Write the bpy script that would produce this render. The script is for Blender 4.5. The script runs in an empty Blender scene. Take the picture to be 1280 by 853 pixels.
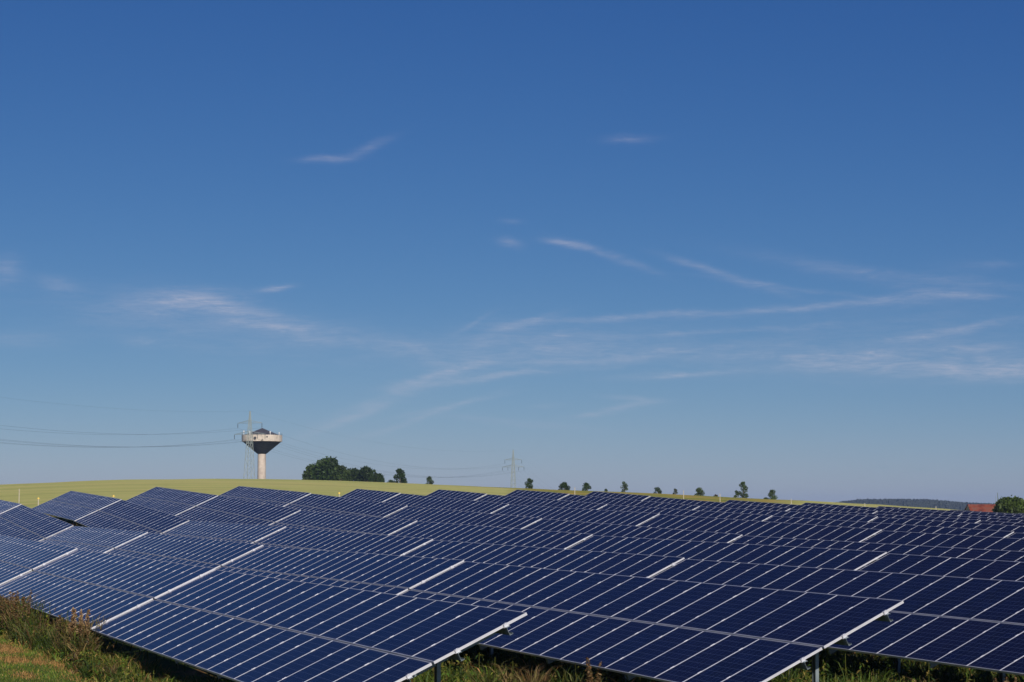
import bpy, math, random
import numpy as np
from mathutils import Matrix, Vector
R = math.radians
rng = np.random.default_rng(7)
random.seed(7)
scn = bpy.context.scene
col = scn.collection

# ------------------------------------------------------------------ camera
PITCH = R(4.96); F = 2437.0
cd = bpy.data.cameras.new('camera'); cam = bpy.data.objects.new('camera', cd); col.objects.link(cam)
cam.location = (0, 0, 0); cam.rotation_euler = (R(90) + PITCH, 0, 0)
cd.sensor_width = 36; cd.lens = 36 * F / 1280; cd.clip_start = 0.1; cd.clip_end = 20000
scn.camera = cam

# ------------------------------------------------------------------ light
SUN_AZ, SUN_EL = 164.0, 31.0          # clockwise from +Y (view direction), elevation
SKY_STRENGTH = 0.075
w = bpy.data.worlds.new('World'); scn.world = w; w.use_nodes = True
wt = w.node_tree; wt.nodes.clear()
sky = wt.nodes.new('ShaderNodeTexSky'); sky.sky_type = 'NISHITA'; sky.sun_disc = False
sky.sun_elevation = R(SUN_EL); sky.sun_rotation = R(SUN_AZ)
sky.altitude = 300; sky.air_density = 0.7; sky.dust_density = 0.3; sky.ozone_density = 6.0
bg = wt.nodes.new('ShaderNodeBackground'); bg.inputs['Strength'].default_value = SKY_STRENGTH
wo = wt.nodes.new('ShaderNodeOutputWorld'); wt.links.new(bg.outputs[0], wo.inputs['Surface'])
sd = bpy.data.lights.new('sun', 'SUN'); sd.energy = 4.8; sd.angle = R(0.5); sd.color = (1.0, 0.92, 0.83)
sun = bpy.data.objects.new('sun', sd); col.objects.link(sun)
sv = Vector((math.sin(R(SUN_AZ)) * math.cos(R(SUN_EL)), math.cos(R(SUN_AZ)) * math.cos(R(SUN_EL)), math.sin(R(SUN_EL))))
sun.rotation_euler = (-sv).to_track_quat('-Z', 'Y').to_euler(); sun.location = (0, -20, 60)
scn.view_settings.view_transform = 'Standard'; scn.view_settings.look = 'None'
scn.view_settings.gamma = 1; scn.view_settings.use_curve_mapping = False
scn.view_settings.exposure = 0.0

def ray(X, Y):
    """azimuth tangent x/y and elevation tangent z/y of a point of the picture, for surveying far things"""
    a = (X - 640) / F; v = (426.5 - Y) / F
    # forward depth 1: x=a*d, ; y,z from pitch
    y = math.cos(PITCH) - v * math.sin(PITCH); z = math.sin(PITCH) + v * math.cos(PITCH)
    return a / y, z / y
def at(X, Y, dist):
    a, e = ray(X, Y); return Vector((a * dist, dist, e * dist))

# ------------------------------------------------------------------ cirrus in the sky (world)
def M_(t, op, a, b=None, c=None):
    n = t.nodes.new('ShaderNodeMath'); n.operation = op
    for i, v in enumerate((a, b, c)):
        if v is None: continue
        if isinstance(v, (int, float)): n.inputs[i].default_value = v
        else: t.links.new(v, n.inputs[i])
    return n.outputs[0]
tc = wt.nodes.new('ShaderNodeTexCoord'); sx = wt.nodes.new('ShaderNodeSeparateXYZ'); wt.links.new(tc.outputs['Generated'], sx.inputs[0])
hyp = M_(wt, 'SQRT', M_(wt, 'ADD', M_(wt, 'MULTIPLY', sx.outputs[0], sx.outputs[0]), M_(wt, 'MULTIPLY', sx.outputs[1], sx.outputs[1])))
azn = M_(wt, 'MULTIPLY', M_(wt, 'ARCTAN2', sx.outputs[0], sx.outputs[1]), 57.29578)
eln = M_(wt, 'MULTIPLY', M_(wt, 'ARCTAN2', sx.outputs[2], hyp), 57.29578)
cx = wt.nodes.new('ShaderNodeCombineXYZ'); wt.links.new(azn, cx.inputs[0]); wt.links.new(eln, cx.inputs[1])
def wnoise(scale, detail, dist, stretch=(1, 1, 1), rough=0.6, rot=0):
    mp = wt.nodes.new('ShaderNodeMapping'); mp.inputs['Scale'].default_value = stretch; mp.inputs['Rotation'].default_value = (0, 0, R(rot))
    wt.links.new(cx.outputs[0], mp.inputs[0])
    n = wt.nodes.new('ShaderNodeTexNoise'); n.inputs['Scale'].default_value = scale; n.inputs['Detail'].default_value = detail
    n.inputs['Roughness'].default_value = rough; n.inputs['Distortion'].default_value = dist; wt.links.new(mp.outputs[0], n.inputs['Vector']); return n
nA = wnoise(0.55, 3, 0.3); nB = wnoise(1.6, 5, 0.6, (0.7, 1.6, 1)); nC = wnoise(1.1, 6, 0.8, (0.5, 2.6, 1), 0.62, 8)
warp = M_(wt, 'MULTIPLY_ADD', nA.outputs['Fac'], 1.1, -0.55)
warp2 = M_(wt, 'MULTIPLY_ADD', nB.outputs['Fac'], 0.5, -0.25)
nD = wnoise(5.5, 5, .5, (.55, 1.5, 1), .65, 6); nE = wnoise(3.2, 7, 1.2, (.35, 3.4, 1), .72, 4)
wv = M_(wt, 'ADD', M_(wt, 'ADD', warp, warp2), M_(wt, 'MULTIPLY_ADD', nD.outputs['Fac'], .45, -.22))
tex = wt.nodes.new('ShaderNodeMapRange'); tex.inputs['From Min'].default_value = 0.32; tex.inputs['From Max'].default_value = 0.72
wt.links.new(nC.outputs['Fac'], tex.inputs['Value'])
g = bpy.data.node_groups.new('wisp', 'ShaderNodeTree')
for nm in ('az', 'el', 'warp', 'az0', 'el0', 'cos', 'sin', 'len', 'wid', 'curve', 'amp'):
    g.interface.new_socket(nm, in_out='INPUT', socket_type='NodeSocketFloat')
g.interface.new_socket('v', in_out='OUTPUT', socket_type='NodeSocketFloat')
gi = g.nodes.new('NodeGroupInput'); go = g.nodes.new('NodeGroupOutput'); I = gi.outputs
dx = M_(g, 'SUBTRACT', I['az'], I['az0']); dy = M_(g, 'SUBTRACT', I['el'], I['el0'])
uu = M_(g, 'ADD', M_(g, 'MULTIPLY', dx, I['cos']), M_(g, 'MULTIPLY', dy, I['sin']))
vv = M_(g, 'SUBTRACT', M_(g, 'MULTIPLY', dy, I['cos']), M_(g, 'MULTIPLY', dx, I['sin']))
ul = M_(g, 'DIVIDE', uu, I['len'])
vv = M_(g, 'ADD', vv, M_(g, 'MULTIPLY', M_(g, 'MULTIPLY', ul, ul), I['curve']))
vv = M_(g, 'ADD', vv, M_(g, 'MULTIPLY', I['warp'], 0.20))
vl = M_(g, 'DIVIDE', vv, I['wid'])
q = M_(g, 'ADD', M_(g, 'MULTIPLY', ul, ul), M_(g, 'MULTIPLY', vl, vl))
o_ = M_(g, 'MULTIPLY', M_(g, 'EXPONENT', M_(g, 'MULTIPLY', q, -1.4)), I['amp'])
g.links.new(o_, go.inputs[0])
WISPS = [(410,199,34,4,3,.42,0),(462,184,34,6,24,.2,0),(790,174,34,5,2,.28,0),(638,276,16,3,0,.22,0),(638,304,17,6,-10,.32,0),
 (705,304,26,4,-6,.5,0),(765,320,60,5,-20,.3,2),(875,334,48,5,-17,.28,0),(945,357,55,6,-17,.2,0),(345,360,22,3.5,6,.55,0),
 (235,376,75,10,2,.42,0),(310,394,90,10,-16,.38,0),(450,425,130,10,-10,.28,0),(8,338,20,12,0,.35,0),(75,357,30,7,-10,.2,0),
 (30,425,60,8,0,.18,0),(175,427,25,6,0,.16,0),(650,405,50,4,14,.36,0),(790,396,130,4,3,.42,0),(980,387,130,4,4,.3,0),(1120,375,110,6,5,.22,0),
 (1200,370,55,4,-4,.3,0),(1195,412,90,5,9,.34,0),(1120,455,230,13,-2,.36,0),(1245,466,90,8,-2,.36,0),(1230,434,45,6,-5,.2,0),
 (700,434,170,18,0,.26,0),(850,438,80,4,3,.22,0),(820,470,70,4,3,.2,0),(455,515,85,6,22,.34,0),(500,487,100,6,22,.3,0),(560,466,90,5,14,.26,0),
 (600,474,95,4,9,.34,-4),(785,506,38,4,10,.42,3),(735,520,30,3,6,.2,0),(640,528,110,5,-5,.13,0),(1070,342,140,7,-12,.16,0),
 (1235,331,40,4,0,.15,0),(685,508,20,3,0,.2,0),(1100,430,260,30,0,.13,0),(300,420,260,26,-6,.12,0),(590,440,90,20,30,.1,0),
 (1105,584,10,1.5,0,-.16,0),(1152,586,12,1.5,0,-.16,0),(1190,360,60,20,10,.1,0),
 (560,508,70,3,12,.22,0),(640,468,120,3,4,.24,0),(870,468,60,3,4,.26,0),(760,450,150,4,2,.24,0),(900,415,200,3,3,.18,0),(1000,362,120,3,-8,.16,0),
 (525,523,95,4,19,.22,0),(792,498,36,3,-4,.3,0),(1090,441,160,4,2,.22,0),(690,420,120,3,0,.16,0),(590,405,30,3,30,.2,0),(200,392,120,18,-6,.14,0),(1180,350,130,5,-6,.14,0)]
acc = None
for (X, Y, hl, hw_, ang, amp, cv) in WISPS:
    a, e = ray(X, Y); n = wt.nodes.new('ShaderNodeGroup'); n.node_tree = g
    wt.links.new(azn, n.inputs['az']); wt.links.new(eln, n.inputs['el']); wt.links.new(wv, n.inputs['warp'])
    d = math.degrees(1 / F)
    for nm, v in (('az0', math.degrees(math.atan(a))), ('el0', math.degrees(math.atan(e * math.cos(math.atan(a))))), ('cos', math.cos(R(ang))),
                  ('sin', math.sin(R(ang))), ('len', hl * d), ('wid', hw_ * (1.15 if hw_ < 7 else 1.5) * d), ('curve', cv * d), ('amp', amp * (.95 if hw_ < 7 else 1))):
        n.inputs[nm].default_value = v
    acc = n.outputs[0] if acc is None else M_(wt, 'ADD', acc, n.outputs[0])
fib = wt.nodes.new('ShaderNodeMapRange'); fib.inputs['From Min'].default_value = .36; fib.inputs['From Max'].default_value = .66
wt.links.new(nE.outputs['Fac'], fib.inputs['Value'])
acc = M_(wt, 'MULTIPLY', acc, M_(wt, 'MULTIPLY_ADD', fib.outputs[0], .9, .55))
cf = M_(wt, 'MULTIPLY', acc, M_(wt, 'MULTIPLY_ADD', tex.outputs[0], 1.1, 0.40))
cf = M_(wt, 'MINIMUM', M_(wt, 'MAXIMUM', M_(wt, 'MULTIPLY', cf, 0.55), -0.2), 0.8)
mixc = wt.nodes.new('ShaderNodeMix'); mixc.data_type = 'RGBA'; mixc.clamp_factor = False
wt.links.new(cf, mixc.inputs['Factor'])
# the polarised, deep blue grade of this morning sky: one response curve per channel
sp_ = wt.nodes.new('ShaderNodeSeparateColor'); wt.links.new(sky.outputs[0], sp_.inputs[0]); cb_ = wt.nodes.new('ShaderNodeCombineColor')
for i, (gam, gain) in enumerate(((1.50, 1.21), (1.10, .72), (.66, .615))):
    v_ = M_(wt, 'POWER', M_(wt, 'MULTIPLY', sp_.outputs[i], SKY_STRENGTH), gam); wt.links.new(M_(wt, 'MULTIPLY', v_, gain / SKY_STRENGTH), cb_.inputs[i])
wt.links.new(cb_.outputs[0], mixc.inputs[6]); mixc.inputs[7].default_value = (7.2, 7.0, 8.2, 1)
wt.links.new(mixc.outputs[2], bg.inputs['Color'])

# ------------------------------------------------------------------ helpers
def tag(o, label=None, cat=None, group=None, kind=None):
    if label: o['label'] = label
    if cat: o['category'] = cat
    if group: o['group'] = group
    if kind: o['kind'] = kind
    return o
def empty(name, loc=(0, 0, 0)):
    o = bpy.data.objects.new(name, None); o.empty_display_size = 0.3; o.location = loc; col.objects.link(o); return o
class MB:
    def __init__(s): s.v = []; s.f = []; s.m = []; s.c = []
    def add(s, vs, fs, mi=0):
        b = len(s.v); s.v += [tuple(v) for v in vs]; s.f += [tuple(i + b for i in f) for f in fs]; s.m += [mi] * len(fs)
    def box(s, x0, x1, y0, y1, z0, z1, mi=0, mat=None):
        vs = [Vector((x, y, z)) for z in (z0, z1) for y in (y0, y1) for x in (x0, x1)]
        if mat is not None: vs = [mat @ v for v in vs]
        s.add(vs, [(0, 2, 3, 1), (4, 5, 7, 6), (0, 1, 5, 4), (2, 6, 7, 3), (0, 4, 6, 2), (1, 3, 7, 5)], mi)
    def bar(s, a, b, r, n=4, r2=None, mi=0, cap=True):
        a = Vector(a); b = Vector(b); r2 = r if r2 is None else r2
        d = (b - a).normalized(); u = d.orthogonal().normalized(); w_ = d.cross(u)
        vs = []
        for p_, rr in ((a, r), (b, r2)):
            for i in range(n):
                t = 2 * math.pi * (i + .5) / n; vs.append(p_ + u * math.cos(t) * rr + w_ * math.sin(t) * rr)
        fs = [(i, (i + 1) % n, n + (i + 1) % n, n + i) for i in range(n)]
        if cap: fs += [tuple(reversed(range(n))), tuple(range(n, 2 * n))]
        s.add(vs, fs, mi)
    def tube(s, pts, rad, n=6, mi=0):
        for i in range(len(pts) - 1): s.bar(pts[i], pts[i + 1], rad[i], n, rad[i + 1], mi, cap=True)
    def lathe(s, prof, n=32, mi=0, c=(0, 0)):
        b = len(s.v)
        for (r, z) in prof:
            for i in range(n):
                t = 2 * math.pi * i / n; s.v.append((c[0] + r * math.cos(t), c[1] + r * math.sin(t), z))
        for j in range(len(prof) - 1):
            for i in range(n):
                s.f.append((b + j * n + i, b + j * n + (i + 1) % n, b + (j + 1) * n + (i + 1) % n, b + (j + 1) * n + i)); s.m.append(mi)
    def build(s, name, mats, parent=None, smooth=False):
        me = bpy.data.meshes.new(name); me.from_pydata(s.v, [], s.f)
        if not isinstance(mats, (list, tuple)): mats = [mats]
        for m in mats: me.materials.append(m)
        if len(mats) > 1: me.polygons.foreach_set('material_index', s.m)
        if smooth: me.polygons.foreach_set('use_smooth', [True] * len(s.f))
        me.update()
        o = bpy.data.objects.new(name, me); col.objects.link(o)
        if parent: o.parent = parent
        return o
def copy_tree(o, parent=None):
    c = o.copy(); col.objects.link(c)
    if parent: c.parent = parent
    for ch in KIDS.get(o.name, ()): copy_tree(ch, c)
    return c
KIDS = {}
def index_kids():
    KIDS.clear()
    for o in bpy.data.objects:
        if o.parent: KIDS.setdefault(o.parent.name, []).append(o)

# ------------------------------------------------------------------ materials
def mat(name, c=(.5, .5, .5), rough=.7, metal=0, spec=None):
    m = bpy.data.materials.new(name); m.use_nodes = True; b = m.node_tree.nodes['Principled BSDF']
    b.inputs['Base Color'].default_value = (*c, 1); b.inputs['Roughness'].default_value = rough; b.inputs['Metallic'].default_value = metal
    if spec is not None: b.inputs['Specular IOR Level'].default_value = spec
    return m
def nodes(m): return m.node_tree, m.node_tree.nodes['Principled BSDF']
def tnoise(t, scale, detail=3, vec=None, rough=.55, dist=0):
    n = t.nodes.new('ShaderNodeTexNoise'); n.inputs['Scale'].default_value = scale; n.inputs['Detail'].default_value = detail
    n.inputs['Roughness'].default_value = rough; n.inputs['Distortion'].default_value = dist
    if vec is not None: t.links.new(vec, n.inputs['Vector'])
    return n.outputs['Fac']
def ramp(t, fac, stops):
    n = t.nodes.new('ShaderNodeValToRGB'); t.links.new(fac, n.inputs[0]); e = n.color_ramp.elements
    while len(e) < len(stops): e.new(.5)
    for i, (p_, c) in enumerate(stops): e[i].position = p_; e[i].color = (*c, 1)
    return n.outputs[0]
def mixrgb(t, fac, a, b, bt='MIX'):
    n = t.nodes.new('ShaderNodeMix'); n.data_type = 'RGBA'; n.blend_type = bt
    for k_, v in ((0, fac), (6, a), (7, b)):
        if isinstance(v, (int, float)): n.inputs[k_].default_value = v
        elif isinstance(v, tuple): n.inputs[k_].default_value = (*v, 1)
        else: t.links.new(v, n.inputs[k_])
    return n.outputs[2]
def geo(t): return t.nodes.new('ShaderNodeNewGeometry').outputs['Position']
def objc(t): return t.nodes.new('ShaderNodeTexCoord').outputs['Object']
def mapv(t, vec, sc=(1, 1, 1), rot=0):
    n = t.nodes.new('ShaderNodeMapping'); n.inputs['Scale'].default_value = sc; n.inputs['Rotation'].default_value = (0, 0, rot); t.links.new(vec, n.inputs[0]); return n.outputs[0]
def bump(t, b, h, strength, dist):
    n = t.nodes.new('ShaderNodeBump'); n.inputs['Strength'].default_value = strength; n.inputs['Distance'].default_value = dist
    t.links.new(h, n.inputs['Height']); t.links.new(n.outputs[0], b.inputs['Normal'])
def colmat(name, c1, c2, scale, rough=.8, metal=0, bmp=0, obj=True, stretch=(1, 1, 1)):
    m = mat(name, c1, rough, metal); t, b = nodes(m); v = mapv(t, objc(t) if obj else geo(t), stretch); nz = tnoise(t, scale, 4, v)
    t.links.new(ramp(t, nz, [(.35, c1), (.65, c2)]), b.inputs['Base Color'])
    if bmp: bump(t, b, nz, .5, bmp)
    return m
def attrmat(name, rough=.6, sss=0.0, base=None):
    m = mat(name, (.1, .1, .1), rough); t, b = nodes(m); a = t.nodes.new('ShaderNodeAttribute'); a.attribute_name = 'tint'
    t.links.new(a.outputs['Color'], b.inputs['Base Color']); b.inputs['Specular IOR Level'].default_value = .25
    if sss:      # thin leaves let light through
        tr = t.nodes.new('ShaderNodeBsdfTranslucent'); t.links.new(a.outputs['Color'], tr.inputs[0])
        mx = t.nodes.new('ShaderNodeMixShader'); mx.inputs[0].default_value = sss
        out = t.nodes['Material Output']; t.links.new(b.outputs[0], mx.inputs[1]); t.links.new(tr.outputs[0], mx.inputs[2]); t.links.new(mx.outputs[0], out.inputs[0])
    return m
ALU = colmat('aluminium', (.70, .70, .73), (.60, .60, .64), 3, .38, .35)
STEEL = colmat('galvanised_steel', (.20, .25, .27), (.28, .33, .35), 9, .5, .5)
# glass over blue polycrystalline cells, 6 x 10 cells per panel
CW = .1585
def cell_material():
    m = mat('solar_cells', (.012, .02, .08), .22); t, b = nodes(m)
    v = objc(t); s = t.nodes.new('ShaderNodeSeparateXYZ'); t.links.new(v, s.inputs[0])
    def line(sock, period, width, off=0.0):
        a = M_(t, 'ADD', M_(t, 'DIVIDE', sock, period), 50 + off)
        fr = M_(t, 'FRACT', a); d = M_(t, 'ABSOLUTE', M_(t, 'SUBTRACT', fr, .5))
        return M_(t, 'GREATER_THAN', d, .5 - width / period / 2), M_(t, 'FLOOR', a)
    lx, ix = line(s.outputs[0], CW, .005)            # 6 across (edges at multiples of CW)
    ly, iy = line(s.outputs[1], CW, .005)
    bus, _ = line(s.outputs[0], CW / 3, .0018, .5)
    oi = t.nodes.new('ShaderNodeObjectInfo')
    cb = t.nodes.new('ShaderNodeCombineXYZ'); t.links.new(ix, cb.inputs[0]); t.links.new(iy, cb.inputs[1]); t.links.new(M_(t, 'MULTIPLY', oi.outputs['Random'], 97.0), cb.inputs[2])
    wn = t.nodes.new('ShaderNodeTexWhiteNoise'); wn.noise_dimensions = '3D'; t.links.new(cb.outputs[0], wn.inputs[0])
    cells = mixrgb(t, wn.outputs['Value'], (.0010, .0028, .016), (.0018, .0056, .032))
    mod = t.nodes.new('ShaderNodeTexWhiteNoise'); mod.noise_dimensions = '1D'; t.links.new(M_(t, 'MULTIPLY', oi.outputs['Random'], 31.7), mod.inputs['W'])
    cells = mixrgb(t, M_(t, 'MULTIPLY', mod.outputs['Value'], .75), cells, (.0026, .003, .020))
    grid = M_(t, 'MAXIMUM', lx, ly)
    c2 = mixrgb(t, M_(t, 'MULTIPLY', bus, .4), cells, (.13, .14, .17))
    c3 = mixrgb(t, M_(t, 'MULTIPLY', grid, .55), c2, (.10, .13, .22))
    # thin dust film, more along the lower rim of each panel
    dn = tnoise(t, 2.2, 4, geo(t)); rimd = M_(t, 'MAXIMUM', M_(t, 'MULTIPLY_ADD', s.outputs[1], -9.0, -6.7), 0.0)
    strk = tnoise(t, 1.0, 3, mapv(t, v, (22, 1.2, 1)), .6)
    dust = M_(t, 'ADD', M_(t, 'MULTIPLY', dn, .016), M_(t, 'MINIMUM', M_(t, 'ADD', M_(t, 'MULTIPLY', M_(t, 'MULTIPLY', rimd, strk), .12), M_(t, 'MULTIPLY', M_(t, 'POWER', strk, 4.0), .06)), .12))
    c4 = mixrgb(t, dust, c3, (.22, .20, .18))
    t.links.new(c4, b.inputs['Base Color'])
    b.inputs['Specular IOR Level'].default_value = 0; b.inputs['Roughness'].default_value = .6
    gl = t.nodes.new('ShaderNodeBsdfGlossy'); gl.inputs['Color'].default_value = (.56, .57, .68, 1)
    t.links.new(M_(t, 'MULTIPLY_ADD', tnoise(t, .9, 2, geo(t)), .10, M_(t, 'MULTIPLY_ADD', mod.outputs['Value'], .05, .07)), gl.inputs['Roughness'])
    fr_ = t.nodes.new('ShaderNodeFresnel'); fr_.inputs['IOR'].default_value = 1.20
    mx = t.nodes.new('ShaderNodeMixShader'); t.links.new(fr_.outputs[0], mx.inputs[0]); t.links.new(b.outputs[0], mx.inputs[1]); t.links.new(gl.outputs[0], mx.inputs[2])
    t.links.new(mx.outputs[0], t.nodes['Material Output'].inputs[0])
    return m
CELLS = cell_material()
BLACKBACK = mat('panel_backsheet', (.30, .30, .30), .7)

# ------------------------------------------------------------------ site lattice (surveyed top-edge heights, row k, joint m)
AZ = R(158.04); rh = np.array([math.sin(AZ), math.cos(AZ)]); sh = np.array([-rh[1], rh[0]])
O0 = np.array([-2.55, 28.673]); PIT = 6.471; SP = 20.33; TILT = R(24.9); SL = 3.34; HW = 3.32 * math.cos(TILT)
SHIFT = [-.011, -.373, -.188, -.14, -.131, -.028, -.02, .201, .176, .159, .072, .038, -.061, -.06, -.06]
ZT = np.array([[-1.62,-1.57,-1.45,-1.32,-1.06,-0.79,-0.09,0.62,1.38],[-1.68,-1.48,-1.3,-1.24,-0.99,-0.84,0.39,1.04,1.79],[-1.76,-1.49,-1.3,-1.07,-0.76,-0.57,0.71,1.49,2.19],
[-1.89,-1.56,-1.2,-0.93,-0.5,0.01,0.98,1.82,2.51],[-2.06,-1.67,-1.33,-0.97,-0.4,0.26,1.16,1.9,2.73],[-2.27,-1.8,-1.3,-0.8,-0.18,0.36,1.19,2.04,2.87],
[-2.51,-1.97,-1.42,-0.91,-0.28,0.36,1.15,2.03,2.93],[-2.75,-2.18,-1.6,-1.02,-0.34,0.25,1.17,2.03,2.92],[-3.02,-2.41,-1.81,-1.19,-0.54,0.1,1.03,1.97,2.83],
[-3.29,-2.66,-2.04,-1.4,-0.75,-0.05,0.79,1.75,2.65],[-3.56,-2.92,-2.28,-1.63,-0.96,-0.23,0.6,1.48,2.38],[-3.84,-3.19,-2.53,-1.87,-1.18,-0.45,0.34,1.19,2.07],
[-4.13,-3.45,-2.78,-2.1,-1.41,-0.69,0.06,0.88,1.72],[-4.41,-3.72,-3.03,-2.34,-1.64,-0.93,-0.2,0.58,1.36],[-4.69,-3.99,-3.28,-2.58,-1.87,-1.17,-0.45,0.27,1.0]])
H_AXIS = 1.47     # ground to the middle of the panel plane
def uv_of(x, y):
    dx_ = x - O0[0]; dy_ = y - O0[1]
    return -(dx_ * rh[0] + dy_ * rh[1]), dx_ * sh[0] + dy_ * sh[1]
def xy_of(u, v): return O0[0] - rh[0] * u + sh[0] * v, O0[1] - rh[1] * u + sh[1] * v
def cr(p0, p1, p2, p3, t): return .5 * (2 * p1 + (p2 - p0) * t + (2 * p0 - 5 * p1 + 4 * p2 - p3) * t * t + (3 * p1 - p0 - 3 * p2 + p3) * t ** 3)
def lattice(kk, mm):
    kk = np.clip(kk, 0, 13.999); mm = np.clip(mm + 1, 0, 7.999)
    ki = np.floor(kk).astype(int); mi = np.floor(mm).astype(int); tk = kk - ki; tm = mm - mi
    def Z(a, b): return ZT[np.clip(a, 0, 14), np.clip(b, 0, 8)]
    cols = [cr(Z(ki + d - 1, mi - 1), Z(ki + d - 1, mi), Z(ki + d - 1, mi + 1), Z(ki + d - 1, mi + 2), tm) for d in range(4)]
    return cr(*cols, tk)
CRX = [-4000, -600, 0, 88, 155, 250, 330, 370, 450, 560, 610, 660, 710, 760, 840, 900, 955, 1000, 1060, 1100, 1180, 1280, 1700, 4000]
CRY = [640, 615, 606.3, 602.4, 599.8, 599, 599, 599.7, 602, 606.5, 608.8, 611, 613, 614.6, 618, 621.2, 624, 625.7, 629.3, 631, 636.4, 645.5, 656, 664]
CRE = [ray(a, b)[1] for a, b in zip(CRX, CRY)]; CRA = [ray(a, b)[0] for a, b in zip(CRX, CRY)]
RC = 330.0
def ground(x, y):
    x = np.asarray(x, float); y = np.asarray(y, float)
    u, v = uv_of(x, y); gl = lattice((v - HW / 2) / PIT, u / SP) - SL / 2 * math.sin(TILT) - H_AXIS
    az = np.arctan2(x, y); ta = np.tan(np.clip(az, -1.2, 1.2)); Rr = np.hypot(x, y)
    crest = np.interp(ta, CRA, CRE) * RC * np.cos(np.clip(az, -1.2, 1.2))
    crest = np.where(np.abs(az) > 1.0, crest * np.clip((1.6 - np.abs(az)) / .6, 0, 1) - 4 * np.clip((np.abs(az) - 1.0) / .6, 0, 1), crest)
    s = np.clip((Rr - 158) / (RC - 158), 0, 1); s = s * s * (3 - 2 * s) * .45 + s * .55
    z = gl * (1 - s) + crest * s
    far = np.clip(Rr - RC, 0, None)
    drop = np.minimum(1.9e-5 * far ** 2 + .002 * far, 12 + .006 * far)
    z = z - np.minimum(drop, 30 + 0 * far)
    z = z + .05 * np.sin(x * .31 + 1) * np.sin(y * .23) * np.clip(Rr / 20, 0, 1) * (Rr < 400)
    return z
def gz(x, y): return float(ground(np.array([x]), np.array([y]))[0])
def in_field(x, y):
    u, v = uv_of(x, y)
    edge = np.where(v < 2 * PIT - 2, 160, np.where(v < 5 * PIT - 2, 6 * SP + 7, np.where(v < 9 * PIT - 1, 5.5 * SP + 7, 5 * SP + 7)))
    return u, v, edge

# terrain sheet (polar, one mesh to the horizon)
rad = [0.0]; r_ = 3.0
while r_ < 9000: rad.append(r_); r_ += max(.9, r_ * .0135) if r_ < 1500 else r_ * .05
rad = np.array(rad[1:]); NA = 840
fr = np.linspace(-1, 1, NA, endpoint=False); ang = math.pi * (0.22 * fr + .78 * fr ** 3)
RR, AA = np.meshgrid(rad, ang, indexing='ij'); X = RR * np.sin(AA); Y = RR * np.cos(AA); Zg = ground(X, Y)
vs = np.stack([X, Y, Zg], -1).reshape(-1, 3); n_r = len(rad)
i0 = (np.arange(n_r - 1)[:, None] * NA + np.arange(NA)[None]).ravel(); i1 = (np.arange(n_r - 1)[:, None] * NA + (np.arange(NA)[None] + 1) % NA).ravel()
faces = np.stack([i0, i0 + NA, i1 + NA, i1], -1)[:, ::-1]
vs = np.vstack([vs, [[0, 0, gz(0, 0.01)]]]); c0 = len(vs) - 1
fl = faces.tolist() + [[c0, (i + 1) % NA, i][::-1] for i in range(NA)]
me = bpy.data.meshes.new('ground'); me.from_pydata(vs.tolist(), [], fl); me.polygons.foreach_set('use_smooth', [True] * len(fl))
u, v, edge = in_field(vs[:, 0], vs[:, 1]); Rv = np.hypot(vs[:, 0], vs[:, 1])
fieldm = np.clip((u - edge) / 1.5, 0, 1); fieldm = np.where((v < -14), np.clip((Rv - 120) / 4, 0, 1), fieldm); fieldm = np.where(v > 15 * PIT, 1.0, fieldm)
at_ = me.color_attributes.new('zone', 'FLOAT_COLOR', 'POINT')
dry = np.exp(-((u - edge + 1) / 2.2) ** 2) + np.clip((vs[:, 0] / np.maximum(vs[:, 1], 1) - .028) / .02, 0, 1) * np.clip((.055 - vs[:, 0] / np.maximum(vs[:, 1], 1)) / .01, 0, 1) * (Rv > 150) * (Rv < 230)
ta_ = vs[:, 0] / np.maximum(vs[:, 1], 1)
rough = np.clip((ta_ + .004) / .012, 0, 1) * np.clip((.150 - ta_) / .02, 0, 1) * (vs[:, 1] > 60) * (Rv < 420)
rough = np.maximum(rough, np.clip((Rv - 318) / 6, 0, 1) * np.clip((ta_ + .04) / .02, 0, 1) * (ta_ < .15) * (Rv < 420))
colr = np.stack([fieldm, np.clip(dry, 0, 1), np.where(Rv > 500, 1.0, rough * .5), np.ones_like(fieldm)], -1)
at_.data.foreach_set('color', colr.ravel())
me.update(); gobj = bpy.data.objects.new('ground', me); col.objects.link(gobj)
GM = mat('ground', (.06, .08, .02), .95); t, b = nodes(GM); b.inputs['Specular IOR Level'].default_value = .1
P = geo(t); z_ = t.nodes.new('ShaderNodeAttribute'); z_.attribute_name = 'zone'; zs = t.nodes.new('ShaderNodeSeparateColor'); t.links.new(z_.outputs['Color'], zs.inputs[0])
gr = ramp(t, tnoise(t, 6, 5, P, .7), [(.3, (.035, .055, .012)), (.55, (.07, .11, .02)), (.75, (.13, .15, .035))])
straw = ramp(t, tnoise(t, .55, 4, mapv(t, P, (1, .6, 1)), .6), [(.54, (0, 0, 0)), (.66, (1, 1, 1))])
gr = mixrgb(t, straw, gr, (.30, .17, .06))
fz = tnoise(t, .05, 5, mapv(t, P, (.6, 2.6, 1), .12), .65); ff = tnoise(t, 1.3, 4, mapv(t, P, (1, 1, 1)), .7)
fc = ramp(t, fz, [(.3, (.36, .40, .11)), (.5, (.50, .48, .17)), (.7, (.60, .50, .21))])
fc = mixrgb(t, M_(t, 'MULTIPLY', ff, .6), fc, (.29, .30, .085))
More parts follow.
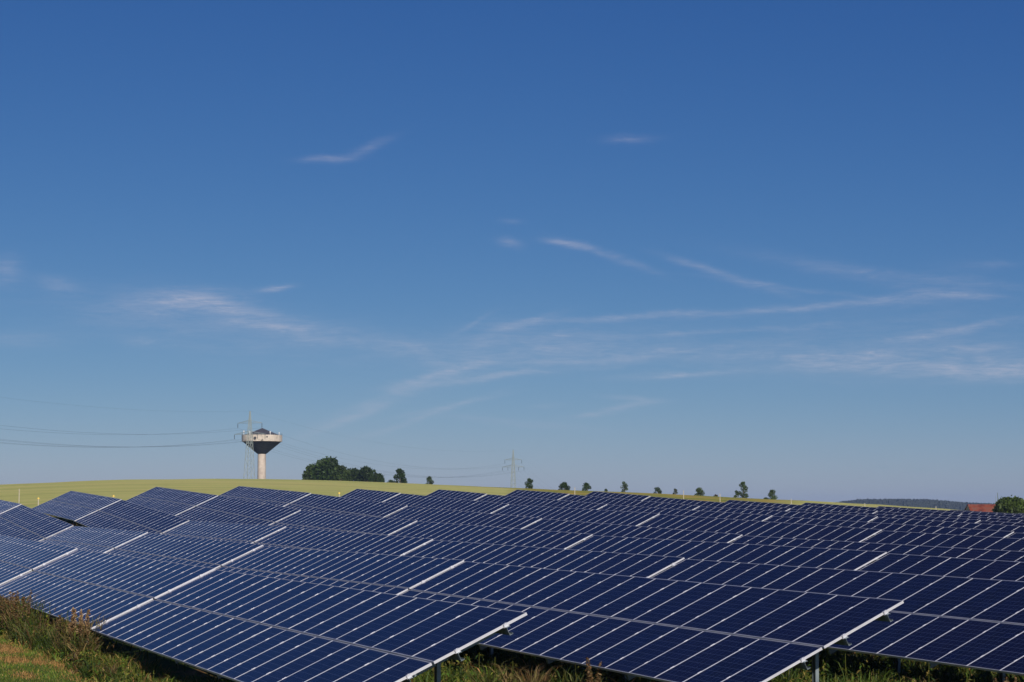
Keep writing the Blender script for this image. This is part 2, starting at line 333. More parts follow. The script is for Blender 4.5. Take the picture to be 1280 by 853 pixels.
# tractor tramlines across the grain
tw = t.nodes.new('ShaderNodeTexWave'); tw.inputs['Scale'].default_value = .0135; tw.inputs['Distortion'].default_value = .6; tw.inputs['Detail'].default_value = 1; tw.inputs['Detail Scale'].default_value = .3
t.links.new(mapv(t, P, (.25, 1.6, 1), .35), tw.inputs[0])
fc = mixrgb(t, M_(t, 'MULTIPLY', M_(t, 'GREATER_THAN', tw.outputs['Fac'], .988), .45), fc, (.22, .23, .07))
farc = ramp(t, tnoise(t, .004, 3, P), [(.4, (.06, .09, .03)), (.6, (.20, .19, .07))])
rg = ramp(t, tnoise(t, .12, 4, P, .7), [(.36, (.15, .20, .035)), (.5, (.27, .25, .05)), (.62, (.40, .27, .07))])
fc = mixrgb(t, M_(t, 'MINIMUM', M_(t, 'MULTIPLY', zs.outputs[2], 2), 1), fc, rg)
fc = mixrgb(t, M_(t, 'GREATER_THAN', zs.outputs[2], .75), fc, farc)
cc = mixrgb(t, zs.outputs[0], gr, fc)
dn = M_(t, 'MULTIPLY', zs.outputs[1], M_(t, 'MULTIPLY_ADD', tnoise(t, .5, 3, P), .9, .15))
cc = mixrgb(t, dn, cc, (.36, .20, .055))
t.links.new(cc, b.inputs['Base Color'])
bump(t, b, M_(t, 'ADD', tnoise(t, 12, 4, P), M_(t, 'MULTIPLY', tnoise(t, 1.2, 3, P), 2)), .7, .12)
me.materials.append(GM); tag(gobj, 'grassy ground and yellow green grain field rising to a gentle crest', None, None, 'structure')

# ------------------------------------------------------------------ solar tables
PWID, PLEN, PTH = 1.002, 1.648, .042; LIP = .011
def panel_glass():
    m = MB(); hx, hy = PWID / 2 - LIP + .001, PLEN / 2 - LIP + .001
    m.box(-hx, hx, -hy, hy, -.030, -.004); return m
def panel_frame(m=None, mi=0):
    m = m or MB(); hx, hy = PWID / 2, PLEN / 2
    m.box(-hx, hx, -hy, -hy + LIP, -PTH, 0, mi); m.box(-hx, hx, hy - LIP, hy, -PTH, 0, mi)
    m.box(-hx, -hx + LIP, -hy + LIP, hy - LIP, -PTH, -.0005, mi); m.box(hx - LIP, hx, -hy + LIP, hy - LIP, -PTH, -.0005, mi)
    for y_ in (-.43, .43):        # the clamp that grips this panel's right rim
        m.box(hx - .012, hx + .006, y_ - .04, y_ + .04, .0005, .006, mi)
    return m
S_POS = [-1.28, -.42, .42, 1.28]
def make_table(nmod, split):
    root = empty('solar_table'); mod = PWID + .008; L = nmod * mod
    ct, st = math.cos(TILT), math.sin(TILT)
    def pl(s, n=0.0): return (s * ct - n * st, H_AXIS + s * st + n * ct)     # slope coordinate, offset along the normal
    gproto = panel_glass().build('solar_panel', [CELLS]); fproto = None
    if split: fproto = panel_frame().build('panel_frame', [ALU], gproto)
    else:
        bpy.data.objects.remove(gproto); m = panel_glass(); panel_frame(m, 1); gproto = m.build('solar_panel', [CELLS, ALU])
    first = True
    for j in (0, 1):
        for i in range(nmod):
            if first: o = gproto
            else:
                o = gproto.copy(); col.objects.link(o)
                if fproto: f = fproto.copy(); col.objects.link(f); f.parent = o
            first = False
            y_, zz = pl((j - .5) * (PLEN + .040), random.uniform(-.0015, .0015))
            o.parent = root; o.location = (-L / 2 + (i + .5) * mod, y_, zz); o.rotation_euler = (TILT + R(random.uniform(-.12, .12)), R(random.uniform(-.12, .12)), 0)
    # purlins: channel profile running under the panels
    pm = MB(); e = L / 2 + .09
    pm.box(-e, e, -.03, -.026, -.13, -.0); pm.box(-e, e, -.026, .03, -.004, 0); pm.box(-e, e, -.026, .03, -.13, -.126); pm.box(-e, e, .026, .03, -.02, -.004); pm.box(-e, e, .026, .03, -.126, -.11)
    p0 = pm.build('purlin', [STEEL], root)
    for q_, s in enumerate(S_POS):
        o = p0 if q_ == 0 else p0.copy()
        if q_: col.objects.link(o); o.parent = root
        y_, zz = pl(s, -PTH - .001); o.location = (0, y_, zz); o.rotation_euler = (TILT, 0, 0)
    npst = 6 if nmod > 12 else 3; xs = [(-L / 2 + .95) + (L - 1.9) * i / (npst - 1) for i in range(npst)]
    rm = MB(); rm.box(-.035, .035, -1.5, 1.5, -.11, 0); r0 = rm.build('rafter', [STEEL], root)
    qm = MB(); ytop = .45; zt = pl(.5, -.28)[1]
    qm.box(-.06, .06, -.005, .005, -.5, zt); qm.box(-.06, -.052, -.05, -.005, -.5, zt); qm.box(.052, .06, -.05, -.005, -.5, zt); qm.box(-.06, -.03, -.058, -.05, -.5, zt); qm.box(.03, .06, -.058, -.05, -.5, zt)
    q0 = qm.build('post', [STEEL], root)
    for n, x_ in enumerate(xs):
        a = r0 if n == 0 else r0.copy(); b_ = q0 if n == 0 else q0.copy()
        if n: col.objects.link(a); col.objects.link(b_); a.parent = root; b_.parent = root
        y_, zz = pl(0, -PTH - .134); a.location = (x_, y_, zz); a.rotation_euler = (TILT, 0, 0); b_.location = (x_, ytop, 0)
    if split:
        cm = MB(); cm.box(-.022, .03, -.045, .045, -.05, -.0445); cm.box(.0, .03, -.035, .035, -.045, .0); cm.box(-.014, .03, -.035, .035, .0015, .008); cm.bar((.014, 0, .006), (.014, 0, .017), .009, 6)
        c0_ = cm.build('clamp', [ALU], root); fst = True
        for sgn in (1, -1):
            for s in S_POS:
                o = c0_ if fst else c0_.copy()
                if not fst: col.objects.link(o); o.parent = root
                fst = False; y_, zz = pl(s); o.location = (sgn * (L / 2 - .003), y_, zz); o.rotation_euler = (TILT, 0, 0) if sgn > 0 else (-TILT, 0, math.pi)
    return root
protos = {}
def table_at(k, m, half=False):
    m2 = m + (.5 if half else 1)
    def node(mm):
        x_, y_ = xy_of(SP * mm + SHIFT[k], HW + PIT * k); return np.array([x_, y_])
    a = node(m); b_ = node(m2)      # right, left
    def zn(mm):
        i = int(mm) + 1; return ZT[k][i] if mm == int(mm) else (ZT[k][i] + ZT[k][i + 1]) / 2
    rs = random.Random(k * 31 + m); stp = .030 + .02 * rs.random(); rs2 = random.Random(k * 31 + m + 1); stp2 = .030 + .02 * rs2.random()
    za = zn(m) + stp / 2; zb = zn(m2) - stp2 / 2
    mid = (a + b_) / 2; phi = math.atan2(za - zb, np.linalg.norm(a - b_))
    Xv = Vector((rh[0] * math.cos(phi), rh[1] * math.cos(phi), math.sin(phi))); Yv = Vector((sh[0], sh[1], 0)); Zv = Xv.cross(Yv)
    top = Vector((mid[0], mid[1], (za + zb) / 2))
    c = top - (Yv * math.cos(TILT) + Zv * math.sin(TILT)) * (SL / 2)
    o = c - Zv * H_AXIS
    return Matrix(((Xv.x, Yv.x, Zv.x, o.x), (Xv.y, Yv.y, Zv.y, o.y), (Xv.z, Yv.z, Zv.z, o.z), (0, 0, 0, 1)))
ORD = ['first', 'second', 'third', 'fourth', 'fifth', 'sixth', 'seventh', 'eighth', 'ninth', 'tenth', 'eleventh', 'twelfth', 'thirteenth', 'fourteenth']
spans = {0: (0, 4), 1: (0, 6), 2: (0, 5), 3: (0, 5), 4: (0, 5), 5: (1, 5), 6: (1, 5), 7: (2, 5), 8: (2, 5), 9: (3, 4), 10: (3, 4), 11: (3, 4), 12: (4, 4), 13: (4, 4)}
tables = []
for k, (m0, m1) in spans.items():
    for m in range(m0, m1 + 1): tables.append((k, m, k in (5, 6, 7, 8) and m == 5))
proto_near = make_table(20, True); proto_far = make_table(20, False); proto_half = make_table(10, False)
index_kids(); used = set()
for k, m, half in tables:
    near = (k <= 2 and m <= 1) or (k <= 1 and m == 2)
    pr = proto_half if half else proto_near if near else proto_far
    if pr.name in used: o = copy_tree(pr)
    else: o = pr; used.add(pr.name)
    o.rotation_mode = 'QUATERNION'; Mx = table_at(k, m, half); o.matrix_world = Mx
    o.location = Mx.to_translation(); o.rotation_quaternion = Mx.to_quaternion()
    row = 'front row' if k == 0 else ORD[k] + ' row from the front'
    if k == 0: lab = ['nearest blue solar table, at the free end of the front row', 'blue solar table second from the near end of the front row',
                      'blue solar table third from the near end of the front row', 'blue solar table fourth from the near end of the front row', 'blue solar table fifth from the near end of the front row'][m]
    elif k == 1: lab = 'blue solar table at the free near end of the second row' if m == 0 else 'blue solar table %s from the near end of the second row' % ORD[m]
    else:
        left = (6 if k < 5 else 6 if k < 9 else 5) - 1 - m
        lab = ('short half length' if half else 'blue') + ' solar table ' + ('at' if left == 0 else ORD[left] + ' from') + ' the left end of the %s' % (ORD[k] + ' row back')
    tag(o, lab, 'solar table', 'tilted solar tables in parallel rows')

# ------------------------------------------------------------------ vegetation builders
def leaf_mesh(name, tris_v, tris_f, cols, material, parent=None):
    me = bpy.data.meshes.new(name); me.from_pydata(tris_v.tolist(), [], tris_f)
    a = me.color_attributes.new('tint', 'FLOAT_COLOR', 'POINT'); c = np.ones((len(tris_v), 4)); c[:, :3] = cols; a.data.foreach_set('color', c.ravel())
    me.materials.append(material); me.update(); o = bpy.data.objects.new(name, me); col.objects.link(o)
    if parent: o.parent = parent
    return o
GRASSM = attrmat('grass_blades', .55, .3); LEAFM = attrmat('leaves', .55, .25); BARK = colmat('bark', (.10, .075, .05), (.17, .13, .09), 6, .9, 0, .02)
def blades(px, py, h, wd, lean, c0, jitter=.25):
    """curved grass blades: arrays of foot positions, height, width, lean"""
    n = len(px); th = rng.uniform(0, 2 * math.pi, n); ld = rng.uniform(0, 2 * math.pi, n)
    z0 = ground(px, py) - .02; le = lean * h * rng.uniform(.3, 1.3, n)
    dxw = np.cos(th) * wd / 2; dyw = np.sin(th) * wd / 2; lx = np.cos(ld) * le; ly = np.sin(ld) * le
    V = np.empty((n, 7, 3))
    for i, (tz, tl, tw_) in enumerate(((0, 0, .8), (.45, .2, 1.0), (.82, .6, .7))):
        V[:, 2 * i, 0] = px - dxw * tw_ + lx * tl; V[:, 2 * i, 1] = py - dyw * tw_ + ly * tl; V[:, 2 * i, 2] = z0 + h * tz
        V[:, 2 * i + 1, 0] = px + dxw * tw_ + lx * tl; V[:, 2 * i + 1, 1] = py + dyw * tw_ + ly * tl; V[:, 2 * i + 1, 2] = z0 + h * tz
    V[:, 6, 0] = px + lx * 1.15; V[:, 6, 1] = py + ly * 1.15; V[:, 6, 2] = z0 + h * np.where(lean * np.ones(n) > .6, .93, 1.0)
    C = np.clip(c0 * (1 + rng.uniform(-jitter, jitter, (n, 1))), 0, 1); C = np.repeat(C, 7, 0).reshape(n, 7, 3)
    base = (np.arange(n) * 7)[:, None]
    F = (base + np.array([[0, 1, 3, 2]])).tolist() + (base + np.array([[2, 3, 5, 4]])).tolist() + (base + np.array([[4, 5, 6]])).tolist()
    return V.reshape(-1, 3), F, C.reshape(-1, 3)
def vals(x, y, s, seed=0):      # cheap smooth noise 0..1
    return .5 + .25 * (np.sin(x * s * 1.7 + seed) * np.cos(y * s * 1.3 + 2 * seed) + np.sin(x * s * .6 - y * s * .9 + 3 * seed)) 
PAL = np.array([[.095, .145, .016], [.16, .165, .028], [.26, .19, .055], [.42, .22, .08], [.055, .095, .014]])
def scatter(n, u0, u1, v0, v1):
    u_ = rng.uniform(u0, u1, n); v_ = rng.uniform(v0, v1, n); x_, y_ = xy_of(u_, v_); return u_, v_, x_, y_
def merge(parts):
    off = 0; Vs = []; Fs = []; Cs = []
    for V, F_, C in parts:
        Vs.append(V); Fs += [[i + off for i in f] for f in F_]; Cs.append(C); off += len(V)
    return np.vstack(Vs), Fs, np.vstack(Cs)
# mown grass in front of the first row
u_, v_, x_, y_ = scatter(75000, 12, 40, -7, -.7)
pal = PAL[rng.choice([0, 1, 4, 2], len(u_), p=[.58, .24, .12, .06])] * np.where(vals(x_, y_, 2.1, 3) > .5, 1.45, 1.05)[:, None]; 
pat = np.zeros(len(x_))
for (X_, Y_, su, sv_) in ((92, 833, 1.5, .34), (20, 826, .9, .3), (48, 829, .7, .16), (143, 849, .9, .32), (4, 812, 1.5, .3), (64, 815, .8, .2), (120, 843, .6, .16), (30, 845, .7, .2)):
    d_ = 45.0
    for _ in range(30): a_, e_ = ray(X_, Y_); d_ += (d_ * e_ - gz(a_ * d_, d_)) / (-e_) * .7
    uc, vc = uv_of(a_ * d_, d_); pat = np.maximum(pat, np.exp(-((u_ - uc) / su) ** 2 - ((v_ - vc) / sv_) ** 2))
st_ = rng.uniform(0, 1, len(x_)) < pat * 2.2; st_ |= (rng.uniform(0, 1, len(x_)) < np.exp(-((v_ + 1.0 + .25 * np.sin(u_ * 1.3)) / .20) ** 2) * .38)
pal = np.where(st_[:, None], np.array([.40, .225, .075]) * rng.uniform(.6, 1.15, (len(u_), 1)), pal)
p1 = blades(x_, y_, np.where(st_, .07, .06) * rng.uniform(.5, 1.5, len(u_)), rng.uniform(.008, .016, len(u_)), .6, pal)
tag(leaf_mesh('mown_grass', *p1, GRASSM), 'short mown grass with straw patches before the front row', 'grass', None, 'stuff')
# rough grass in the aisles, under and in front of the tables
parts = []
u_, v_, x_, y_ = scatter(90000, -6, 26, 1.0, 23)
keep = (x_ / y_ > -.10) & (x_ / y_ < .29); u_, v_, x_, y_ = [a[keep] for a in (u_, v_, x_, y_)]
hh = (.10 + .36 * vals(x_, y_, .9, 1) ** 2) * rng.uniform(.5, 1.5, len(u_))
pal = PAL[rng.choice([0, 1, 2, 3, 4], len(u_), p=[.40, .22, .05, .02, .31])] * .8
parts.append(blades(x_, y_, hh, rng.uniform(.014, .032, len(u_)), .7, pal, .5))
u_, v_, x_, y_ = scatter(12000, 12, 44, -.95, .9)
hh = (.14 + .40 * vals(x_, y_, 1.1, 4)) * rng.uniform(.4, 1.4, len(u_)) * np.clip(1.1 - np.abs(v_ + .1) * .8, .3, 1)
pal = PAL[rng.choice([0, 1, 2, 3, 4], len(u_), p=[.24, .30, .20, .12, .14])]
parts.append(blades(x_, y_, hh, rng.uniform(.014, .030, len(u_)), .8, pal, .5))
u_, v_, x_, y_ = scatter(16000, -4, 12, -1.6, 1.4)
pal = PAL[rng.choice([0, 1, 2, 3, 4], len(u_), p=[.30, .30, .14, .08, .18])]
parts.append(blades(x_, y_, rng.uniform(.15, .5, len(u_)), rng.uniform(.014, .030, len(u_)), .8, pal, .5))
# far aisles: coarser tufts
u_, v_, x_, y_ = scatter(30000, 14, 130, 1, 60)
pal = PAL[rng.choice([0, 1, 2, 3, 4], len(u_), p=[.30, .28, .18, .10, .14])]
parts.append(blades(x_, y_, rng.uniform(.1, .45, len(u_)), rng.uniform(.02, .05, len(u_)), .7, pal))
tag(leaf_mesh('rough_grass', *merge(parts), GRASSM), 'uncut green and straw coloured grass growing between and below the solar rows', 'grass', None, 'stuff')

def leafy(cx_, cy_, cz_, H, spread, n, size, cols):
    """leaves along an upright stem: arrays of pointed leaves"""
    n = int(n); t_ = rng.uniform(.08, 1, n); a = rng.uniform(0, 2 * math.pi, n); r = spread * (1.05 - t_ * .75) * rng.uniform(.25, 1, n)
    P0 = np.stack([cx_ + np.cos(a) * r * .35, cy_ + np.sin(a) * r * .35, cz_ + H * t_], -1)
    D = np.stack([np.cos(a), np.sin(a), rng.uniform(-.9, .35, n)], -1); D /= np.linalg.norm(D, axis=1)[:, None]
    L_ = size * rng.uniform(.5, 1.3, n) * (1.15 - .6 * t_); W_ = np.cross(D, [0, 0, 1.0]); W_ /= np.linalg.norm(W_, axis=1)[:, None] + 1e-6
    W_ = W_ + rng.normal(0, .3, W_.shape)
    V = np.stack([P0, P0 + D * (L_ * .45)[:, None] + W_ * (L_ * .20)[:, None], P0 + D * L_[:, None] - [0, 0, 1] * (L_ * .25)[:, None], P0 + D * (L_ * .45)[:, None] - W_ * (L_ * .20)[:, None]], 1)
    C = np.repeat(cols[rng.integers(0, len(cols), n)] * rng.uniform(.45, 1.5, (n, 1)), 4, 0)
    return V.reshape(-1, 3), (np.arange(n)[:, None] * 4 + np.array([[0, 1, 2, 3]])).tolist(), C
NETTLE = np.array([[.045, .09, .010], [.075, .12, .014], [.14, .155, .02], [.17, .13, .03], [.025, .05, .008]])
DOCK = np.array([[.105, .055, .02], [.16, .09, .035], [.20, .14, .06], [.07, .05, .018]])
def stem_quads(p, q, wdt, c):
    d = np.array([wdt / 2, 0, 0]); e = np.array([0, wdt / 2, 0]); p = np.array(p); q = np.array(q)
    V = np.array([p - d, p + d, q + d * .6, q - d * .6, p - e, p + e, q + e * .6, q - e * .6]); return V, [[0, 1, 2, 3], [4, 5, 6, 7]], np.tile(c, (8, 1))
# low leafy weeds: a band nobody could count
parts = []
def weed_band(n, u0, u1, v0, v1, hfun, leaves=26, size=.13):
    for _ in range(n):
        u1_ = rng.uniform(u0, u1); v1_ = rng.uniform(v0, v1); x1, y1 = xy_of(u1_, v1_); z1 = gz(x1, y1); H = hfun(u1_) * rng.uniform(.55, 1.15)
        parts.append(leafy(x1, y1, z1, H, .24, leaves, size, NETTLE)); parts.append(stem_quads((x1, y1, z1), (x1 + rng.normal(0, .04), y1 + rng.normal(0, .04), z1 + H), .012, NETTLE[2]))
weed_band(150, 18, 34, -.75, .05, lambda u_: .58 + .2 * math.sin(u_ * 1.9) + (.28 if 19.4 < u_ < 21.4 else 0) + (.30 if u_ > 26 else 0), 26, .15)
weed_band(80, 11, 18, -.9, -.3, lambda u_: .42 + .10 * math.sin(u_ * 2.3), 30, .14)
weed_band(60, -3, 12, -1.2, .5, lambda u_: .5)
weed_band(430, 1, 22, 4.6, 9.5, lambda u_: .42 + .2 * math.sin(u_ * 2.7) ** 2, 26, .14)
weed_band(560, -2, 22, 10.8, 16.0, lambda u_: .44 + .25 * math.sin(u_ * 2.1) ** 2, 26, .14)
weed_band(320, 2, 28, 16.0, 23.0, lambda u_: .42, 22, .15)
DRY = np.array([[.13, .10, .034], [.22, .155, .06], [.075, .078, .018], [.055, .085, .012], [.11, .065, .024], [.035, .058, .009]])
def tufts(n, u0, u1, v0, v1, h0, h1, per, pr):
    uu_, vv_, xx_, yy_ = scatter(n, u0, u1, v0, v1); hgt = rng.uniform(h0, h1, n); kind = rng.choice(len(DRY), n, p=pr)
    i_ = np.repeat(np.arange(n), per); N = len(i_)
    parts.append(blades(xx_[i_] + rng.normal(0, .06, N), yy_[i_] + rng.normal(0, .06, N), hgt[i_] * rng.uniform(.5, 1.1, N), rng.uniform(.014, .028, N), .75, DRY[kind[i_]], .6))
tufts(60, 22.5, 34, -.85, -.05, .45, .9, 34, [.16, .10, .22, .26, .10, .16]); tufts(16, 26.5, 33, -.7, .1, .8, 1.2, 40, [.16, .08, .22, .26, .12, .16])
tufts(28, 18.6, 22.5, -.75, -.05, .45, .85, 34, [.16, .14, .18, .24, .14, .14]); tufts(10, 19.5, 21.2, -.5, 0, .9, 1.3, 26, [.3, .25, .1, .1, .25, 0])
tufts(36, 10, 18.5, -.95, -.4, .25, .5, 34, [.1, .06, .24, .3, .06, .24])
tufts(16, 2, 10, 5.0, 6.3, .5, .9, 40, [.18, .14, .2, .2, .12, .16]); tufts(40, 6, 20, 6.4, 10, .3, .6, 40, [.1, .1, .2, .3, .06, .24])
tufts(60, -2, 16, 11, 15.5, .3, .75, 40, [.06, .06, .2, .34, .06, .28]); tufts(60, 4, 26, 15.5, 23, .35, .8, 40, [.2, .2, .2, .2, .1, .1])
tag(leaf_mesh('weeds', *merge(parts), LEAFM), 'low leafy green weeds massed along the lower panel edges', 'weeds', None, 'stuff')
# tall plants one can tell apart
def dock_plant(u_, v_, H, n, label, seedhead=True, name='dock_plant', cols=DOCK, cat='weed'):
    x1, y1 = xy_of(u_, v_); z1 = gz(x1, y1); root = empty(name, (x1, y1, z1)); ps = []; hs = []; ls = []
    for _ in range(n):
        a = rng.uniform(0, 6.283); r = rng.uniform(0, .22); bx_, by_ = math.cos(a) * r, math.sin(a) * r; h_ = H * rng.uniform(.65, 1.0)
        tx, ty = bx_ * 1.7 + rng.normal(0, .05), by_ * 1.7 + rng.normal(0, .05)
        ps.append(stem_quads((bx_, by_, 0), (tx, ty, h_), .012, np.array([.17, .11, .06])))
        m_ = 90; tt = rng.uniform(.5, 1, m_); aa = rng.uniform(0, 6.283, m_); rr = .055 * (1.25 - tt) * 2 * rng.uniform(.3, 1, m_)
        c_ = np.stack([bx_ + (tx - bx_) * tt + np.cos(aa) * rr, by_ + (ty - by_) * tt + np.sin(aa) * rr, h_ * tt], -1)
        o1 = rng.normal(0, .014, (m_, 3)); o2 = rng.normal(0, .014, (m_, 3)); V = np.stack([c_ - o1, c_ + o2, c_ + o1, c_ - o2], 1).reshape(-1, 3)
        hs.append((V, (np.arange(m_)[:, None] * 4 + np.array([[0, 1, 2, 3]])).tolist(), np.repeat(cols[rng.integers(0, len(cols), m_)], 4, 0)))
        ls.append(leafy(bx_, by_, 0, h_ * .6, .3, 22, .2, NETTLE))
    leaf_mesh('stem', *merge(ps), LEAFM, root); leaf_mesh('seed_head', *merge(hs), LEAFM, root); leaf_mesh('leaves', *merge(ls), LEAFM, root)
    tag(root, label, cat, 'tall seeding weeds along the front row')
dock_plant(28.6, -.45, 1.4, 16, 'tallest reddish brown seeding weed by the panels at the left picture edge')
dock_plant(30.0, -.7, 1.25, 14, 'bushy brown seeding weed half hidden at the far left of the weed strip')
dock_plant(27.2, -.75, .8, 6, 'small pale seeding weed just right of the tallest one')
dock_plant(20.1, -.35, 1.32, 12, 'tall tan plumed weed reaching over the panels where two tables meet', cols=np.array([[.32, .20, .09], [.24, .13, .055], [.40, .28, .15], [.15, .08, .03]]))
dock_plant(21.4, -.5, 1.1, 9, 'shorter rusty brown weed left of the tan plumed one')
dock_plant(18.9, -.25, .9, 2, 'thin lone seed stalk standing before the panels right of the plumed weed')
dock_plant(4.8, 6.2, 1.0, 5, 'dry brown stalk clump below the lower edge of the second row')
dock_plant(1.3, 12.6, .9, 4, 'brown dry weed under the lower edge of the third row, by the right picture edge')

WOODG = 'trees of the copse left of the centre'
def tree(px_, top, bot, half_w, dist, label, name='broadleaf_tree', seed=0, clumps=10, leaves=2600, base=(.045, .075, .018), cat='tree', group='trees along the field crest', trunk_show=0.0, shape='dome'):
    """px_, top, bot: where the crown is surveyed; the trunk goes down to the ground there"""
    rs = np.random.default_rng(seed + 100); c = at(px_, top, dist); cb = at(px_, bot, dist); x1, y1 = c.x, c.y; zg = gz(x1, y1)
    ztop = c.z; zbot = cb.z; W = half_w * (1.32 if group == WOODG else 1.18) / F * dist; H = ztop - zg
    root = empty(name, (x1, y1, zg)); tk = MB(); zc0 = max(zbot - zg + (ztop - zbot) * (trunk_show - .12), .3)
    th = ztop - zg; r0 = .03 * H + .05
    tk.tube([(0, 0, -.3), (.1, 0, zc0), (0, .1, zc0 + (th - zc0) * .6)], [r0, r0 * .7, r0 * .25], 8)
    cl = []; hc = th - zc0
    for i in range(clumps):
        t_ = (i + rs.uniform(0, 1)) / clumps * .9; prof = math.sqrt(max(0, 1 - t_ ** 2.2)) if shape == 'dome' else (math.sin(math.pi * min(1, .16 + t_ * .84)) ** .55)
        a = rs.uniform(0, 6.283) if i % 2 else (0 if (i // 2) % 2 else math.pi) + rs.normal(0, .3); rc = W * rs.uniform(.34, .50)
        rr = max(W * prof - rc, 0) * rs.uniform(.75, 1.1); zc_ = min(zc0 + hc * t_, th - rc * .85); cl.append((math.cos(a) * rr, math.sin(a) * rr, zc_, rc))
        tk.tube([(0, 0, max(zc_ - hc * .3, .3)), cl[-1][:3]], [r0 * .3, r0 * .08], 5)
    cl.append((0, 0, zc0 + hc * .35, min(W * .6, hc * .5))); cl.append((W * rs.uniform(-.15, .15), 0, th - W * .33, W * .34)); cl.append((0, 0, zc0 + hc * .6, min(W * .5, hc * .4)))
    tk.build('trunk', [BARK], root)
    cl = np.array(cl); idx = rs.integers(0, len(cl), leaves); d = rs.normal(0, 1, (leaves, 3)); d /= np.linalg.norm(d, axis=1)[:, None]
    rad_ = rs.uniform(.35, 1, leaves) ** .45; sq = np.array([1, 1, .85]); Pc = cl[idx, :3] + d * (cl[idx, 3] * rad_)[:, None] * sq
    Pc[:, 2] += rs.normal(0, .05 * W, leaves)
    sz = max(.09, W * .085) * rs.uniform(.6, 1.4, leaves)
    o1 = rs.normal(0, 1, (leaves, 3)); o1 /= np.linalg.norm(o1, axis=1)[:, None]; o2 = np.cross(o1, rs.normal(0, 1, (leaves, 3))); o2 /= np.linalg.norm(o2, axis=1)[:, None]
    V = np.stack([Pc - o1 * sz[:, None], Pc + o2 * sz[:, None] * .6, Pc + o1 * sz[:, None], Pc - o2 * sz[:, None] * .6], 1).reshape(-1, 3)
    tone = rs.uniform(.6, 1.5, len(cl))[idx] * rs.uniform(.75, 1.25, leaves)
    C = np.repeat(np.array(base)[None] * tone[:, None], 4, 0)
    leaf_mesh('crown', V, (np.arange(leaves)[:, None] * 4 + np.array([[0, 1, 2, 3]])).tolist(), C, LEAFM, root)
    tag(root, label, cat, group); return root
# ------------------------------------------------------------------ trees on and behind the crest (x, top y, crown foot y, half width, distance)
WOODG = 'trees of the copse left of the centre'
G1 = (.028, .052, .010); G2 = (.044, .072, .014); G3 = (.050, .076, .022)
tree(392, 581, 602, 13, 610, 'left shoulder of the copse, a rounded dark tree right of the water tower', seed=1, leaves=4000, base=G2, group=WOODG)
tree(410, 573, 602, 17, 600, 'tallest dark domed tree of the copse right of the water tower', seed=2, leaves=6000, base=G1, clumps=12, group=WOODG)
tree(427, 582, 602, 11, 590, 'mid green tree on the right flank of the tallest copse tree', seed=3, leaves=3600, base=G2, group=WOODG)
tree(443, 586, 602.5, 10, 620, 'low dark round tree in the middle of the copse', seed=4, leaves=3400, base=G1, group=WOODG)
tree(459, 584, 603, 12, 615, 'dark domed tree second from the right end of the copse', seed=5, leaves=4000, base=G1, group=WOODG)
tree(471, 592, 603.5, 9, 605, 'lowest tree tapering off the right end of the copse', seed=6, leaves=2800, base=G1, group=WOODG)
tree(500, 585.5, 604.5, 8, 560, 'upright dark tree standing alone right of the copse', seed=7, leaves=2600, base=G1, clumps=8)
tree(489, 600, 604.5, 6, 560, 'tiny low bush at the left foot of the lone upright tree', 'bush', seed=8, leaves=700, base=G1, cat='bush', clumps=5)
tree(537, 595.5, 606, 5.5, 560, 'small pointed tree between the lone upright tree and the far pylon', seed=9, leaves=1200, base=G3, clumps=6)
tree(661.5, 598, 611, 5.5, 430, 'small oval tree just right of the far pylon', seed=10, shape='oval', leaves=1500, base=G1, clumps=8, trunk_show=.12)
tree(705.5, 603, 612.5, 7, 430, 'squat tree with its peak on the right, second tree right of the far pylon', seed=11, leaves=1400, base=G1, clumps=6)
tree(733.5, 603.5, 613, 6, 430, 'small spreading round tree, third right of the far pylon', seed=12, leaves=1400, base=G1, clumps=6, trunk_show=.1)
tree(757, 611, 615.2, 2.5, 430, 'tiny bush above the panels between two small crest trees', 'bush', seed=13, leaves=300, base=G1, cat='bush', clumps=4)
tree(780.5, 602, 615.5, 5, 430, 'narrow gappy tree with a thin crown near the middle of the crest', seed=14, shape='oval', leaves=1100, base=G3, clumps=9, trunk_show=.12)
tree(822, 609, 617.5, 5.5, 430, 'small dark tree with a ragged top right of the narrow gappy one', seed=15, leaves=1000, base=G1, clumps=6)
tree(844, 611, 618.5, 3.5, 430, 'smallest faint grey green round tree on the crest', seed=16, leaves=600, base=(.07, .085, .05), clumps=5)
tree(874.5, 609.5, 620, 6.5, 430, 'low wide tree left of the tallest roadside tree', seed=17, leaves=1300, base=G3, clumps=6)
tree(894.5, 618, 621.3, 2.8, 430, 'tiny brownish bush close left of the tallest roadside tree', 'bush', seed=18, leaves=260, base=(.07, .06, .03), cat='bush', clumps=4)
tree(929, 602, 622.5, 6, 420, 'tallest tree of the crest right of the centre, leaning right', seed=19, shape='oval', leaves=1900, base=G2, clumps=10)
tree(921, 613, 622.5, 4, 420, 'low side crown spreading at the left foot of the tallest crest tree', 'bush', seed=20, leaves=700, base=G2, cat='bush', clumps=5)
tree(965.5, 612, 624.5, 6, 420, 'small pointed tree at the right end of the crest trees', seed=21, leaves=1400, base=G3, clumps=7)
tree(957, 622, 625, 3, 420, 'tiny bush touching the left foot of the pointed right end tree', 'bush', seed=22, leaves=300, base=G1, cat='bush', clumps=4)
tree(1263, 622.8, 641.5, 20, 330, 'big round bushy tree beside the red roof at the right picture edge', seed=23, leaves=6000, base=(.055, .085, .014), clumps=20, group='trees beside the barn')
tree(1290, 629, 643, 12, 335, 'lower tree cut by the right picture edge behind the panels', seed=24, leaves=2500, base=(.05, .08, .016), clumps=9, group='trees beside the barn')

